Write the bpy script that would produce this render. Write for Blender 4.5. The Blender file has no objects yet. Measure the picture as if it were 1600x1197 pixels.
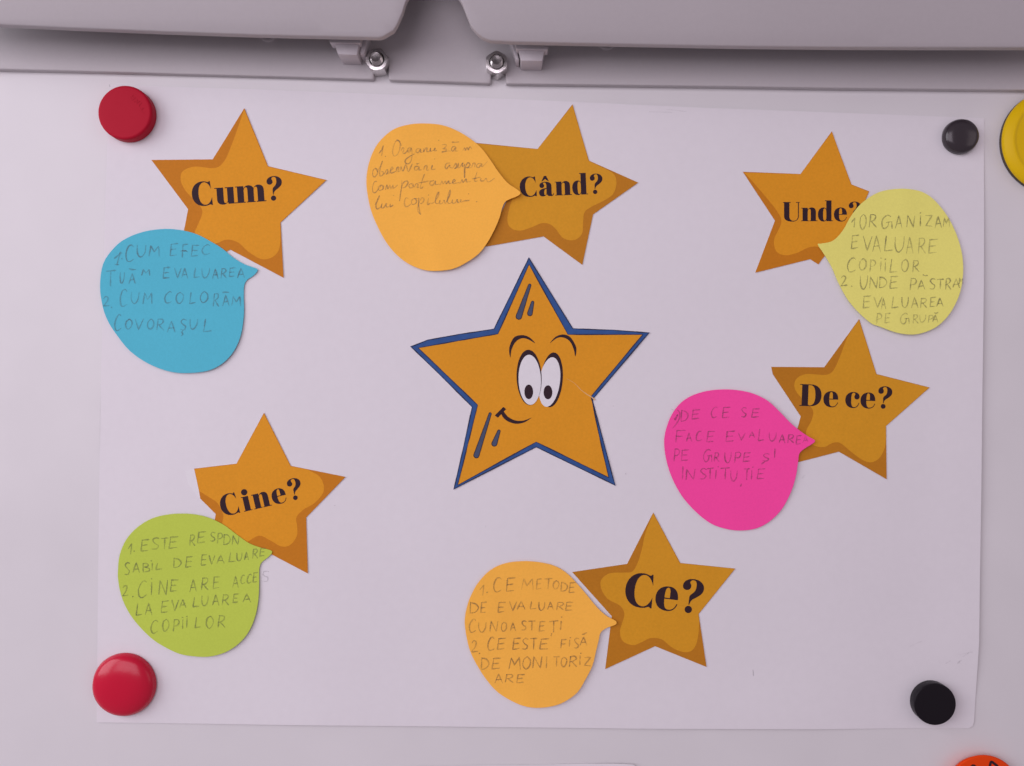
import bpy, bmesh, math, random
from math import sin, cos, pi, radians, sqrt, exp
from mathutils import Vector, geometry

random.seed(7)
SC = bpy.context.scene
COL = SC.collection

# ---------------------------------------------------------------- camera
PX = 0.000308            # metres on the board per photograph pixel (an A3 sheet is 420 mm wide)
D = 0.390                # camera distance
cam = bpy.data.cameras.new('camera'); cam_o = bpy.data.objects.new('camera', cam); COL.objects.link(cam_o)
cam.sensor_width = 36.0; cam.lens = 36.0 * D / (1600 * PX)
cam.clip_start = 0.01; cam.clip_end = 50
cam_o.location = (0, -D, 0); cam_o.rotation_euler = (radians(90), 0, 0)
SC.camera = cam_o

# ---------------------------------------------------------------- light
W = bpy.data.worlds.new('World'); SC.world = W; W.use_nodes = True
bg = W.node_tree.nodes['Background']
bg.inputs[0].default_value = (0.95, 0.80, 0.92, 1); bg.inputs[1].default_value = 0.29

def area(name, loc, target, sx, sy, power, color):
    l = bpy.data.lights.new(name, 'AREA'); l.shape = 'RECTANGLE'; l.size = sx; l.size_y = sy
    l.energy = power; l.color = color
    o = bpy.data.objects.new(name, l); COL.objects.link(o); o.location = loc
    d = Vector(target) - Vector(loc); o.rotation_euler = d.to_track_quat('-Z', 'Y').to_euler()
    return o
area('window_light', (-1.45, -0.85, 0.45), (0, 0, 0), 1.0, 1.3, 15.5, (0.96, 0.92, 1.0))
area('room_light', (-0.42, -1.25, 0.30), (0, 0, 0), 1.0, 0.8, 6.6, (1.0, 0.89, 1.0))
area('right_fill_light', (2.0, -1.5, 0.3), (0, 0, 0), 1.2, 1.4, 3.6, (1.0, 0.84, 0.86))  # weak warm fill from the right, standing in for bounced light

SC.view_settings.view_transform = 'Standard'; SC.view_settings.look = 'None'
SC.view_settings.exposure = 0.0; SC.view_settings.gamma = 1.0
SC.view_settings.use_curve_mapping = False

# ---------------------------------------------------------------- helpers
def M(px, py, h=0.0):
    """photograph pixel seen at height h before the board -> board coordinates (x, z)"""
    k = (D - h) / D
    return ((px - 800) * PX * k, (598.5 - py) * PX * k)
def zoomer(ox, oy, s):
    return lambda pts: [(ox + x / s, oy + y / s) for x, y in pts]
def tagit(o, label, cat, group=None, kind=None):
    o['label'] = label; o['category'] = cat
    if group: o['group'] = group
    if kind: o['kind'] = kind
    return o
def thing(name, px, label, cat, group=None):
    x, z = M(*px)
    o = bpy.data.objects.new(name, None); o.empty_display_size = 0.01; COL.objects.link(o)
    o.location = (x, 0, z)
    return tagit(o, label, cat, group)
def link(name, verts, faces, mats, parent=None, loc=None, smooth=True, fmat=None, attr=None):
    """verts are (x, h, z) on the board"""
    base = parent.location if parent else Vector(loc or (0, 0, 0))
    if parent and parent.parent: base = parent.parent.location + parent.location
    me = bpy.data.meshes.new(name)
    me.from_pydata([(x - base[0], -h - base[1], z - base[2]) for x, h, z in verts], [], faces)
    if not isinstance(mats, (list, tuple)): mats = [mats]
    for m in mats: me.materials.append(m)
    if fmat:
        for p, i in zip(me.polygons, fmat): p.material_index = i
    if attr:
        a = me.attributes.new('pressure', 'FLOAT', 'POINT')
        for i, v in enumerate(attr): a.data[i].value = v
    me.validate(); me.update()
    if smooth:
        for p in me.polygons: p.use_smooth = True
    o = bpy.data.objects.new(name, me); COL.objects.link(o)
    if parent: o.parent = parent
    else: o.location = base
    return o
def fix_normals(o):
    bm = bmesh.new(); bm.from_mesh(o.data); bmesh.ops.recalc_face_normals(bm, faces=bm.faces); bm.to_mesh(o.data); bm.free()
def auto_sharp(o, ang=35):
    bm = bmesh.new(); bm.from_mesh(o.data); bmesh.ops.recalc_face_normals(bm, faces=bm.faces)
    for e in bm.edges:
        e.smooth = not (len(e.link_faces) == 2 and e.calc_face_angle(0) > radians(ang))
    bm.to_mesh(o.data); bm.free()

def catmull(pts, closed=False, n=6):
    out = []; N = len(pts)
    rng = range(N) if closed else range(N - 1)
    for i in rng:
        if closed: p0, p1, p2, p3 = pts[i - 1], pts[i], pts[(i + 1) % N], pts[(i + 2) % N]
        else: p0, p1, p2, p3 = pts[max(i - 1, 0)], pts[i], pts[i + 1], pts[min(i + 2, N - 1)]
        for k in range(n):
            t = k / n; t2 = t * t; t3 = t2 * t
            out.append(tuple(0.5 * (2 * p1[a] + (p2[a] - p0[a]) * t + (2 * p0[a] - 5 * p1[a] + 4 * p2[a] - p3[a]) * t2
                                    + (3 * p1[a] - p0[a] - 3 * p2[a] + p3[a]) * t3) for a in (0, 1)))
    if not closed: out.append(tuple(pts[-1]))
    return out
def inside(p, poly):
    x, y = p; c = False; j = len(poly) - 1
    for i in range(len(poly)):
        xi, yi = poly[i]; xj, yj = poly[j]
        if (yi > y) != (yj > y) and x < (xj - xi) * (y - yi) / (yj - yi) + xi: c = not c
        j = i
    return c
def subdivide(poly, step):
    out = []
    for i in range(len(poly)):
        a = poly[i]; b = poly[(i + 1) % len(poly)]
        n = max(1, int(math.hypot(b[0] - a[0], b[1] - a[1]) / step))
        for k in range(n): out.append((a[0] + (b[0] - a[0]) * k / n, a[1] + (b[1] - a[1]) * k / n))
    return out
def dist_poly(p, poly):
    best = 1e9; px, py = p
    for i in range(len(poly)):
        ax, ay = poly[i]; bx, by = poly[(i + 1) % len(poly)]
        dx, dy = bx - ax, by - ay; L = dx * dx + dy * dy
        t = 0 if L == 0 else max(0, min(1, ((px - ax) * dx + (py - ay) * dy) / L))
        d = math.hypot(px - ax - t * dx, py - ay - t * dy)
        if d < best: best = d
    return best
def sheet(name, poly, hfun, thick, mats, grid, parent=None, loc=None, raw=False, h0=0.0, edge=0.0):
    """a cut sheet: poly in photograph pixels, top face at hfun(x, z), real thickness, closed underneath"""
    P = poly if raw else [M(x, y, h0) for x, y in poly]
    P = subdivide(P, 0.0022 if edge else grid)
    xs = [p[0] for p in P]; zs = [p[1] for p in P]
    pts = [Vector(p) for p in P]; nb = len(pts)
    if edge:
        ar = sum(P[i - 1][0] * P[i][1] - P[i][0] * P[i - 1][1] for i in range(nb)); sg = 1 if ar > 0 else -1
        for e in (0.12, 0.4, 1.0):
            for i in range(nb):
                a, c = P[i - 1], P[(i + 1) % nb]; dx, dy = c[0] - a[0], c[1] - a[1]; L = math.hypot(dx, dy) or 1
                q_ = (P[i][0] - sg * dy / L * edge * e, P[i][1] + sg * dx / L * edge * e)
                if inside(q_, P) and dist_poly(q_, P) > edge * e * 0.8: pts.append(Vector(q_))
    x = min(xs) + grid / 2
    while x < max(xs):
        z = min(zs) + grid / 2
        while z < max(zs):
            if inside((x, z), P) and dist_poly((x, z), P) > max(grid * 0.45, edge * 1.3): pts.append(Vector((x, z)))
            z += grid
        x += grid
    r = geometry.delaunay_2d_cdt(pts, [(i, (i + 1) % nb) for i in range(nb)], [], 0, 1e-9)
    vs = [(v.x, v.y) for v in r[0]]
    tris = []
    for f in r[2]:
        c = (sum(vs[i][0] for i in f) / len(f), sum(vs[i][1] for i in f) / len(f))
        if inside(c, P): tris.append(tuple(f))
    n = len(vs)
    H = [hfun(*v) for v in vs]
    if edge: H = [h - edge * (1 - sqrt(max(0, 1 - (1 - min(1, dist_poly(v, P) / edge)) ** 2))) for h, v in zip(H, vs)]
    verts = [(v[0], h, v[1]) for v, h in zip(vs, H)]
    faces = list(tris); fm = [0] * len(tris)
    if thick > 0:
        verts += [(v[0], h - thick, v[1]) for v, h in zip(vs, H)]
        faces += [tuple(n + i for i in reversed(f)) for f in tris]
        cnt = {}
        for f in tris:
            for a, b in zip(f, f[1:] + f[:1]): cnt[(a, b)] = 1
        side = [(a, b) for (a, b) in cnt if (b, a) not in cnt]
        m = 1 if isinstance(mats, (list, tuple)) and len(mats) > 1 else 0
        fm += [m] * len(tris)
        faces += [(b, a, n + a, n + b) for a, b in side]; fm += [m] * len(side)
    o = link(name, verts, faces, mats, parent, loc, True, fm)
    if thick > 0: auto_sharp(o, 80 if edge else 40)
    else:
        fix_up(o)
    return o
def fix_up(o):
    me = o.data; me.update()
    if len(me.polygons) and sum(p.normal.y * p.area for p in me.polygons) > 0: me.flip_normals()
def fill(name, groups, hfun, mat, parent):
    """printed shapes: groups of loops (outer, holes...) in pixels, laid on hfun"""
    V = []; F = []
    for loops in groups:
        L = [[M(*p) for p in lp] for lp in loops]
        flat = [p for lp in L for p in lp]
        tr = geometry.tessellate_polygon([[Vector((x, z, 0)) for x, z in lp] for lp in L])
        b = len(V)
        V += [(x, hfun(x, z), z) for x, z in flat]; F += [tuple(b + i for i in t) for t in tr]
    o = link(name, V, F, mat, parent, smooth=False)
    me = o.data
    bm = bmesh.new(); bm.from_mesh(me)
    for f in bm.faces:
        if f.normal.y > 0: f.normal_flip()
    bm.to_mesh(me); bm.free()
    return o
def ribbons(name, strokes, hfun, mat, parent, width, loc=None, soft=True):
    """pencil strokes: list of (points px, smooth?, pressure, width factor) as thin ribbons"""
    V = []; F = []; A = []
    for si, st in enumerate(strokes):
        pts, sm, pr = st[0], st[1], st[2]; wf = st[3] if len(st) > 3 else 1.0
        if sm and len(pts) > 2: pts = catmull(pts, n=6)
        else:
            q = []
            for a, b in zip(pts, pts[1:]):
                n = max(2, int(math.hypot(a[0] - b[0], a[1] - b[1]) / 2.0))
                q += [(a[0] + (b[0] - a[0]) * k / n, a[1] + (b[1] - a[1]) * k / n) for k in range(n)]
            pts = q + [pts[-1]]
        N = len(pts); b0 = len(V)
        ph = random.random() * 6
        for i, p in enumerate(pts):
            a = pts[max(0, i - 1)]; c = pts[min(N - 1, i + 1)]
            dx, dy = c[0] - a[0], c[1] - a[1]; L = math.hypot(dx, dy) or 1
            t = i / (N - 1)
            w = width * wf * 0.5 * (0.80 + 0.22 * sin(ph + 7 * t) + random.uniform(-.10, .10)) * min(1, 0.55 + 3 * t, 0.5 + 2.5 * (1 - t))
            nx, ny = -dy / L * w, dx / L * w
            for s, e in ((-1.35, 0.12), (-0.45, 1), (0.45, 1), (1.35, 0.12)) if soft else ((-1, 1), (1, 1)):
                x, z = M(p[0] + nx * s, p[1] + ny * s)
                V.append((x, hfun(x, z) + si * 4e-7 + i * 1e-7, z))
                A.append(e * pr * (0.85 + 0.2 * sin(ph * 2 + 5 * t)))
        m = 4 if soft else 2
        for i in range(N - 1):
            for c_ in range(m - 1):
                k = b0 + m * i + c_; F.append((k, k + 1, k + 1 + m, k + m))
    o = link(name, V, F, mat, parent, loc, False, None, A)
    bm = bmesh.new(); bm.from_mesh(o.data)
    for f in bm.faces:
        if f.normal.y > 0: f.normal_flip()
    bm.to_mesh(o.data); bm.free()
    return o
def lathe(name, prof, cx, cz, mat, parent=None, loc=None, seg=72, h0=0.0, wob=0.0, sharp=50, fm=None):
    """prof: (radius, height) from the board outwards, revolved about the board's normal"""
    V = []; F = []; fmat = []
    for r, h in prof:
        for k in range(seg):
            a = 2 * pi * k / seg
            rr = r * (1 + wob * (sin(2 * a + 1) + 0.6 * sin(5 * a + 2)))
            V.append((cx + rr * cos(a), h0 + h, cz + rr * sin(a)))
    for i in range(len(prof) - 1):
        for k in range(seg):
            F.append((i * seg + k, i * seg + (k + 1) % seg, (i + 1) * seg + (k + 1) % seg, (i + 1) * seg + k))
            fmat.append(fm[i] if fm else 0)
    F.append(tuple(range(seg))); fmat.append(fm[0] if fm else 0)
    F.append(tuple((len(prof) - 1) * seg + k for k in range(seg))); fmat.append(fm[-1] if fm else 0)
    o = link(name, V, F, mat, parent, loc, True, fmat)
    auto_sharp(o, sharp)
    return o
def box(name, corners_front, corners_back, mat, parent, bevel=0.0):
    """a block from two quads given as (x, h, z)"""
    V = list(corners_front) + list(corners_back)
    F = [(0, 1, 2, 3), (7, 6, 5, 4)] + [(i, i + 4, (i + 1) % 4 + 4, (i + 1) % 4) for i in range(4)]
    o = link(name, V, F, mat, parent, smooth=True)
    bm = bmesh.new(); bm.from_mesh(o.data); bmesh.ops.recalc_face_normals(bm, faces=bm.faces)
    if bevel: bmesh.ops.bevel(bm, geom=bm.edges[:], offset=bevel, segments=2, affect='EDGES', profile=0.5)
    bm.to_mesh(o.data); bm.free(); auto_sharp(o, 50)
    return o

# ---------------------------------------------------------------- materials
def mat(name, col, rough=0.6, metal=0.0, spec=0.5, mottle=0.0, mscale=400, bump=0.0, bscale=1500, coat=0.0, big=0.0, bigscale=18):
    m = bpy.data.materials.new(name); m.use_nodes = True
    nt = m.node_tree; b = nt.nodes['Principled BSDF']
    b.inputs['Base Color'].default_value = (*col, 1); b.inputs['Roughness'].default_value = rough
    b.inputs['Metallic'].default_value = metal; b.inputs['Specular IOR Level'].default_value = spec
    b.inputs['Coat Weight'].default_value = coat; b.inputs['Coat Roughness'].default_value = 0.08
    tc = nt.nodes.new('ShaderNodeTexCoord')
    src = None
    if mottle or big:
        rgb = nt.nodes.new('ShaderNodeRGB'); rgb.outputs[0].default_value = (*col, 1); src = rgb.outputs[0]
        for amt, sca, det in ((mottle, mscale, 4), (big, bigscale, 3)):
            if not amt: continue
            nz = nt.nodes.new('ShaderNodeTexNoise'); nz.inputs['Scale'].default_value = sca; nz.inputs['Detail'].default_value = det
            nt.links.new(tc.outputs['Object'], nz.inputs['Vector'])
            mr = nt.nodes.new('ShaderNodeMapRange'); mr.inputs[1].default_value = 0.25; mr.inputs[2].default_value = 0.75
            mr.inputs[3].default_value = 1 - amt; mr.inputs[4].default_value = 1 + amt
            nt.links.new(nz.outputs['Fac'], mr.inputs[0])
            mx = nt.nodes.new('ShaderNodeMix'); mx.data_type = 'RGBA'; mx.blend_type = 'MULTIPLY'; mx.inputs['Factor'].default_value = 1
            nt.links.new(src, mx.inputs['A']); nt.links.new(mr.outputs[0], mx.inputs['B']); src = mx.outputs['Result']
        nt.links.new(src, b.inputs['Base Color'])
    if bump:
        nz = nt.nodes.new('ShaderNodeTexNoise'); nz.inputs['Scale'].default_value = bscale; nz.inputs['Detail'].default_value = 3
        nt.links.new(tc.outputs['Object'], nz.inputs['Vector'])
        bp = nt.nodes.new('ShaderNodeBump'); bp.inputs['Strength'].default_value = bump; bp.inputs['Distance'].default_value = 0.0002
        nt.links.new(nz.outputs['Fac'], bp.inputs['Height']); nt.links.new(bp.outputs[0], b.inputs['Normal'])
    return m
def pencil(name, col, amount):
    m = bpy.data.materials.new(name); m.use_nodes = True; nt = m.node_tree
    b = nt.nodes['Principled BSDF']; b.inputs['Base Color'].default_value = (*col, 1); b.inputs['Roughness'].default_value = 0.45
    at = nt.nodes.new('ShaderNodeAttribute'); at.attribute_name = 'pressure'
    tc = nt.nodes.new('ShaderNodeTexCoord')
    nz = nt.nodes.new('ShaderNodeTexNoise'); nz.inputs['Scale'].default_value = 2600; nz.inputs['Detail'].default_value = 2
    nt.links.new(tc.outputs['Object'], nz.inputs['Vector'])
    mr = nt.nodes.new('ShaderNodeMapRange'); mr.inputs[1].default_value = 0.3; mr.inputs[2].default_value = 0.65
    mr.inputs[3].default_value = 0.35 * amount; mr.inputs[4].default_value = 1.15 * amount
    nt.links.new(nz.outputs['Fac'], mr.inputs[0])
    mu = nt.nodes.new('ShaderNodeMath'); mu.operation = 'MULTIPLY'; mu.use_clamp = True
    nt.links.new(mr.outputs[0], mu.inputs[0]); nt.links.new(at.outputs['Fac'], mu.inputs[1])
    nt.links.new(mu.outputs[0], b.inputs['Alpha'])
    return m

m_board = mat('board_enamel', (0.690, 0.680, 0.690), 0.34, spec=0.35, mottle=0.012, mscale=30, big=0.03, bump=0.02, bscale=90)
m_paper = mat('white_paper', (0.74, 0.722, 0.748), 0.75, spec=0.25, mottle=0.012, mscale=260, big=0.015, bigscale=14, bump=0.10, bscale=900)
m_edge = mat('paper_edge', (0.80, 0.78, 0.78), 0.8, spec=0.2)
m_star = mat('amber_print', (0.735, 0.310, 0.018), 0.65, spec=0.15, mottle=0.05, mscale=900, big=0.03, bigscale=30, bump=0.05)
m_shade = mat('brown_print', (0.56, 0.200, 0.012), 0.65, spec=0.15, mottle=0.05, mscale=900, big=0.03, bigscale=30, bump=0.05)
m_ochre = mat('ochre_print', (0.675, 0.312, 0.016), 0.62, spec=0.2, mottle=0.05, mscale=900, big=0.05, bigscale=22, bump=0.05)
m_ochre_shade = mat('ochre_brown_print', (0.500, 0.195, 0.011), 0.62, spec=0.2, mottle=0.05, mscale=900, big=0.05, bigscale=22, bump=0.05)
m_ink = mat('black_ink', (0.034, 0.017, 0.024), 0.6, spec=0.12, mottle=0.15, mscale=1200)
m_navy = mat('navy_ink', (0.026, 0.030, 0.065), 0.6, spec=0.15)
m_blue = mat('blue_print', (0.034, 0.095, 0.28), 0.6, spec=0.15, mottle=0.12, mscale=300, big=0.08, bigscale=120)
m_slate = mat('slate_print', (0.070, 0.088, 0.15), 0.6, spec=0.12, mottle=0.08, mscale=500)
m_white = mat('white_print', (0.76, 0.75, 0.77), 0.7, spec=0.25, mottle=0.02)
def note_mat(n, c): return mat(n, c, 0.8, spec=0.15, mottle=0.035, mscale=1100, big=0.02, bigscale=40, bump=0.12, bscale=1800)
m_nblue = note_mat('blue_note_paper', (0.095, 0.50, 0.64))
m_norange = note_mat('orange_note_paper', (0.98, 0.50, 0.075))
m_nyellow = note_mat('yellow_note_paper', (0.83, 0.80, 0.20))
m_npink = note_mat('pink_note_paper', (0.99, 0.075, 0.375))
m_ngreen = note_mat('green_note_paper', (0.51, 0.64, 0.085))
m_bar = mat('grey_moulded_plastic', (0.415, 0.392, 0.402), 0.5, spec=0.35, mottle=0.015, mscale=500, big=0.02, bigscale=12, bump=0.06, bscale=700)
m_plate = mat('grey_plate_plastic', (0.50, 0.478, 0.488), 0.5, spec=0.35, mottle=0.015, mscale=500, big=0.02, bigscale=10, bump=0.05, bscale=700)
m_clip = mat('pale_clip_plastic', (0.52, 0.49, 0.51), 0.4, spec=0.4, big=0.04, bigscale=200)
m_steel = mat('zinc_steel', (0.72, 0.70, 0.69), 0.24, metal=1.0, mottle=0.12, mscale=700, bump=0.2, bscale=900)
m_stud = mat('stud_steel', (0.55, 0.53, 0.52), 0.22, metal=1.0, mottle=0.2, mscale=600, bump=0.3, bscale=700)
m_red = mat('red_plastic', (0.43, 0.006, 0.026), 0.55, spec=0.12, bump=0.05, bscale=900)
m_redgloss = mat('glossy_red_plastic', (0.56, 0.005, 0.034), 0.22, spec=0.4)
m_black = mat('black_plastic', (0.007, 0.005, 0.008), 0.45, spec=0.22)
m_blackgloss = mat('glossy_black_plastic', (0.032, 0.025, 0.030), 0.20, spec=0.5)
m_yellow = mat('yellow_plastic', (0.70, 0.46, 0.004), 0.42, spec=0.15)
m_darkrim = mat('dark_magnet_backing', (0.06, 0.045, 0.03), 0.6)
m_orange = mat('orange_plastic', (0.80, 0.060, 0.004), 0.5, spec=0.12)
m_pencil = pencil('graphite', (0.075, 0.07, 0.075), 0.52)
m_pencil_faint = pencil('graphite_faint', (0.16, 0.15, 0.16), 0.40)
m_crease = mat('creased_print', (0.74, 0.46, 0.20), 0.7)

# ---------------------------------------------------------------- the board
BT = 0.014
bx = 0.62; bz0 = -0.55; bz1 = 0.40
board = link('whiteboard', [(-bx, 0, bz0), (bx, 0, bz0), (bx, 0, bz1), (-bx, 0, bz1), (-bx, -BT, bz0), (bx, -BT, bz0), (bx, -BT, bz1), (-bx, -BT, bz1)],
             [(0, 1, 2, 3), (7, 6, 5, 4), (0, 4, 5, 1), (1, 5, 6, 2), (2, 6, 7, 3), (3, 7, 4, 0)], m_board, smooth=False)
fix_normals(board)
tagit(board, 'smooth white magnetic board behind the big paper sheet and all the magnets', 'whiteboard')

# ---------------------------------------------------------------- the large sheet
def smooth01(t):
    t = max(0.0, min(1.0, t)); return t * t * (3 - 2 * t)
def hp(x, z):
    """top of the large sheet above the board: gently cockled, its right edge standing off"""
    u = x / PX + 800; v = 598.5 - z / PX
    h = 0.00022
    h += 0.00042 * (1 + sin(u / 150 + 0.5) * sin(v / 190 + 1.1)) * 0.5 + 0.00010 * (1 + sin(u / 61 + v / 97) * sin(v / 73 - u / 140 + 2.0))
    h += 0.0010 * smooth01((u - 1430) / 110) * smooth01((v - 240) / 220) * smooth01((1085 - v) / 120 + 0.25)
    h += 0.0003 * smooth01((u - 1485) / 40) * smooth01((v - 1095) / 40)
    h += 0.0006 * smooth01((240 - v) / 90) * smooth01((u - 260) / 200) * smooth01((1430 - u) / 150)
    h += 0.0006 * smooth01((v - 1060) / 70) * smooth01((u - 260) / 200) * smooth01((1380 - u) / 150)
    return h
sheet_px = [(173, 133), (400, 141), (800, 156), (1100, 170), (1400, 180), (1537, 185), (1536, 340), (1533, 520), (1530, 760), (1527, 1000), (1523, 1090),
            (1521, 1125), (1519, 1133), (1513, 1137), (1300, 1138), (1000, 1137), (700, 1134), (400, 1131), (152, 1128), (154, 900), (158, 600), (166, 300)]
big = thing('poster_sheet', (845, 640), 'large white landscape paper sheet held by four magnets, carrying the stars and notes', 'paper sheet')
sheet('paper', sheet_px, hp, 0.00012, [m_paper, m_edge], 0.007, big)
marks = [([(1176, 1046), (1177, 1056)], False, 1.1), ([(887, 1002), (888, 1005)], False, 0.9),
         ([(1476, 1036), (1484, 1031)], False, .28, 1.3), ([(1494, 1036), (1500, 1030)], False, .5, 1.5), ([(1502, 1025), (1512, 1018)], False, .25, 1.2), ([(1496, 1022), (1518, 1017)], True, .2),
         ([(1420, 1010), (1440, 1001)], True, .2), ([(977, 739), (978, 741)], False, .8, 1.3), ([(523, 789), (524, 790)], False, .7, 1.4), ([(958, 634), (959, 635)], False, .6, 1.3),
         ([(1049, 639), (1051, 640)], False, .7, 1.3), ([(1252, 747), (1258, 742)], False, .25, 1.6), ([(759, 820), (759, 824)], False, .25), ([(172, 133), (173, 137)], False, .8, 1.6),
         ([(1013, 176), (1050, 177)], True, .22, 1.2), ([(1040, 172), (1072, 176)], True, .22),
         ([(421, 893), (414, 892), (412, 898), (419, 902), (417, 908), (409, 907)], True, .8, 1.1)]
for mk in marks: ribbons('pencil_mark', [mk], lambda x, z: hp(x, z) + 0.00004, m_pencil_faint, big, 1.8)

# a second paper pinned lower down
def h_low(x, z): return 0.0006 + 0.0012 * smooth01((x / PX + 800 - 900) / 90)
low = sheet('paper_strip', [(640, 1197), (760, 1195), (860, 1193.5), (960, 1191.2), (988, 1191.8), (992, 1194), (991, 1215), (988, 1330), (360, 1330), (350, 1203)], h_low, 0.0002, [m_paper, m_edge], 0.012, None, loc=(*[M(700, 1260)[0]], 0, M(700, 1260)[1]))
tagit(low, 'white paper lower on the board, only its top edge showing below the big sheet', 'paper sheet')

# ---------------------------------------------------------------- lettering (fat-face serif glyphs, cap height 100)
GLY = {
 'U': ["M 0 100 L 41 100 L 41 96.5 L 34 96.5 L 34 26 C 34 10 42 2 56 2 C 70 2 79 11 79 28 L 79 96.5 L 69 96.5 L 69 100 L 88 100 L 88 96.5 L 83.5 96.5 L 83.5 28 C 83.5 8 70 -2.5 50 -2.5 C 22 -2.5 6 6 6 26 L 6 96.5 L 0 96.5 Z"],
 'C': ["M 79 101 L 82 67 C 76 86 66 97.5 54 97.5 C 38 97.5 28 78 28 50 C 28 22 38 3 56 3 C 68 3 78 14 84 33 L 85 0 L 80.5 0 C 78 4 75 4 70 1.5 C 64 -1 57 -2 50 -2 C 20 -2 0 20 0 50 C 0 80 20 102 48 102 C 56 102 62 100 67 98 C 71 96.5 74 98 75.5 101 Z"],
 'u': ["M 0 70 L 37 70 L 37 18 C 37 8 40 4 45 4 C 50 4 53 9 53 16 L 53 66.5 L 44 66.5 L 44 70 L 80 70 L 80 3.5 L 88 3.5 L 88 0 L 56 0 L 54 8 C 50 2 43 -2 35 -2 C 18 -2 9 6 9 20 L 9 66.5 L 0 66.5 Z"],
 'n': ["M 0 70 L 34 70 L 34 59 C 38 67 46 72 55 72 C 70 72 77 62 77 48 L 77 3.5 L 85 3.5 L 85 0 L 44 0 L 44 3.5 L 50 3.5 L 50 52 C 50 60 48 64 43 64 C 37 64 34 56 34 48 L 34 3.5 L 40 3.5 L 40 0 L 0 0 L 0 3.5 L 7 3.5 L 7 66.5 L 0 66.5 Z"],
 'm': ["M 0 70 L 34 70 L 34 60 C 38 67 45 72 54 72 C 66 72 74 66 76 58 C 80 67 88 72 97 72 C 112 72 119 62 119 48 L 119 3.5 L 127 3.5 L 127 0 L 86 0 L 86 3.5 L 92 3.5 L 92 52 C 92 60 90 64 85 64 C 79 64 76 57 76 48 L 76 3.5 L 82 3.5 L 82 0 L 44 0 L 44 3.5 L 50 3.5 L 50 52 C 50 60 48 64 43 64 C 37 64 34 57 34 48 L 34 3.5 L 40 3.5 L 40 0 L 0 0 L 0 3.5 L 7 3.5 L 7 66.5 L 0 66.5 Z"],
 'd': ["M 37 109 L 71 109 L 71 3.5 L 79 3.5 L 79 0 L 45 0 L 45 7 C 41 1 35 -2 29 -2 C 11 -2 0 13 0 35 C 0 57 11 72 29 72 C 35 72 41 69 44 63 L 44 105.5 L 37 105.5 Z",
       "M 44 50 C 44 60 40 67 35 67 C 29 67 27 58 27 35 C 27 12 29 3 35 3 C 40 3 44 10 44 20 Z"],
 'e': ["M 68 34 L 27 34 C 27 14 30 2.5 42 2.5 C 54 2.5 61 10 65 22 L 68 21 C 63 6 54 -2 38 -2 C 14 -2 0 13 0 35 C 0 57 14 72 37 72 C 58 72 68 58 68 34 Z",
       "M 27 37.5 L 43 37.5 L 43 48 C 43 61 42 68 36 68 C 29 68 27 58 27 37.5 Z"],
 'c': ["M 62 24 L 65 22.5 C 60 6 52 -2 37 -2 C 14 -2 0 12 0 35 C 0 57 14 72 38 72 C 54 72 65 63 65 51 C 65 43 60 38 53 38 C 46 38 41 43 41 50 C 41 57 46 59 45 63 C 44 67 41 68.5 38 68.5 C 29 68.5 27 57 27 35 C 27 14 30 2.5 41 2.5 C 52 2.5 58 11 62 24 Z"],
 'D': ["M 0 100 L 48 100 C 82 100 100 82 100 50 C 100 18 82 0 48 0 L 0 0 L 0 3.5 L 10 3.5 L 10 96.5 L 0 96.5 Z", "M 39 96.5 L 46 96.5 C 64 96.5 72 82 72 50 C 72 18 64 3.5 46 3.5 L 39 3.5 Z"],
 'i': ["M 0 70 L 34 70 L 34 3.5 L 41 3.5 L 41 0 L 0 0 L 0 3.5 L 7 3.5 L 7 66.5 L 0 66.5 Z"],
 'a': ["M 64 48 L 64 14 C 64 8 65 5 68 5 C 71 5 72 8 73 13 L 76 12 C 75 3 69 -2 59 -2 C 48 -2 41 2 39 10 C 35 2 28 -2 19 -2 C 7 -2 0 6 0 17 C 0 32 14 38 38 40 L 38 52 C 38 62 35 68 28 68 C 23 68 21 66 22 63 C 23 60 27 58 27 52 C 27 45 22 41 15 41 C 8 41 3 46 3 53 C 3 64 14 72 32 72 C 54 72 64 64 64 48 Z",
       "M 38 36 L 38 16 C 37 8 35 5 31 5 C 27 5 26 9 26 18 C 26 29 29 35 38 36 Z"],
 '^': ["M 14 75 L 28 102 L 39 102 L 51 75 L 48 74 L 33 86 L 17 74 Z"],
 '?': ["M 23 25 L 26 25 C 27 36 32 41 40 46 C 54 55 64 63 64 77 C 64 92 50 103 31 103 C 12 103 0 93 0 81 C 0 73 5 68 12 68 C 20 68 25 73 25 80 C 25 87 20 89 21 93 C 22 97 26 99.5 30 99.5 C 38 99.5 41 94 41 82 C 41 68 34 62 28 57 C 24 53 23 50 23 46 Z"],
}
def glyph_loops(ch):
    out = []
    for s in GLY[ch]:
        t = s.split(); i = 0; P = []
        while i < len(t):
            c = t[i]
            if c in 'ML': P.append((float(t[i + 1]), float(t[i + 2]))); i += 3
            elif c == 'C':
                a = P[-1]; b, d, e = [(float(t[i + 1 + 2 * k]), float(t[i + 2 + 2 * k])) for k in range(3)]
                for k in range(1, 9):
                    u = k / 8; w = 1 - u
                    P.append(tuple(w**3 * a[q] + 3 * w * w * u * b[q] + 3 * w * u * u * d[q] + u**3 * e[q] for q in (0, 1)))
                i += 7
            else: i += 1
        out.append(P)
    return out
def circ(cx, cy, r, n=28): return [(cx + r * cos(2 * pi * k / n), cy + r * sin(2 * pi * k / n)) for k in range(n)]
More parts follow.
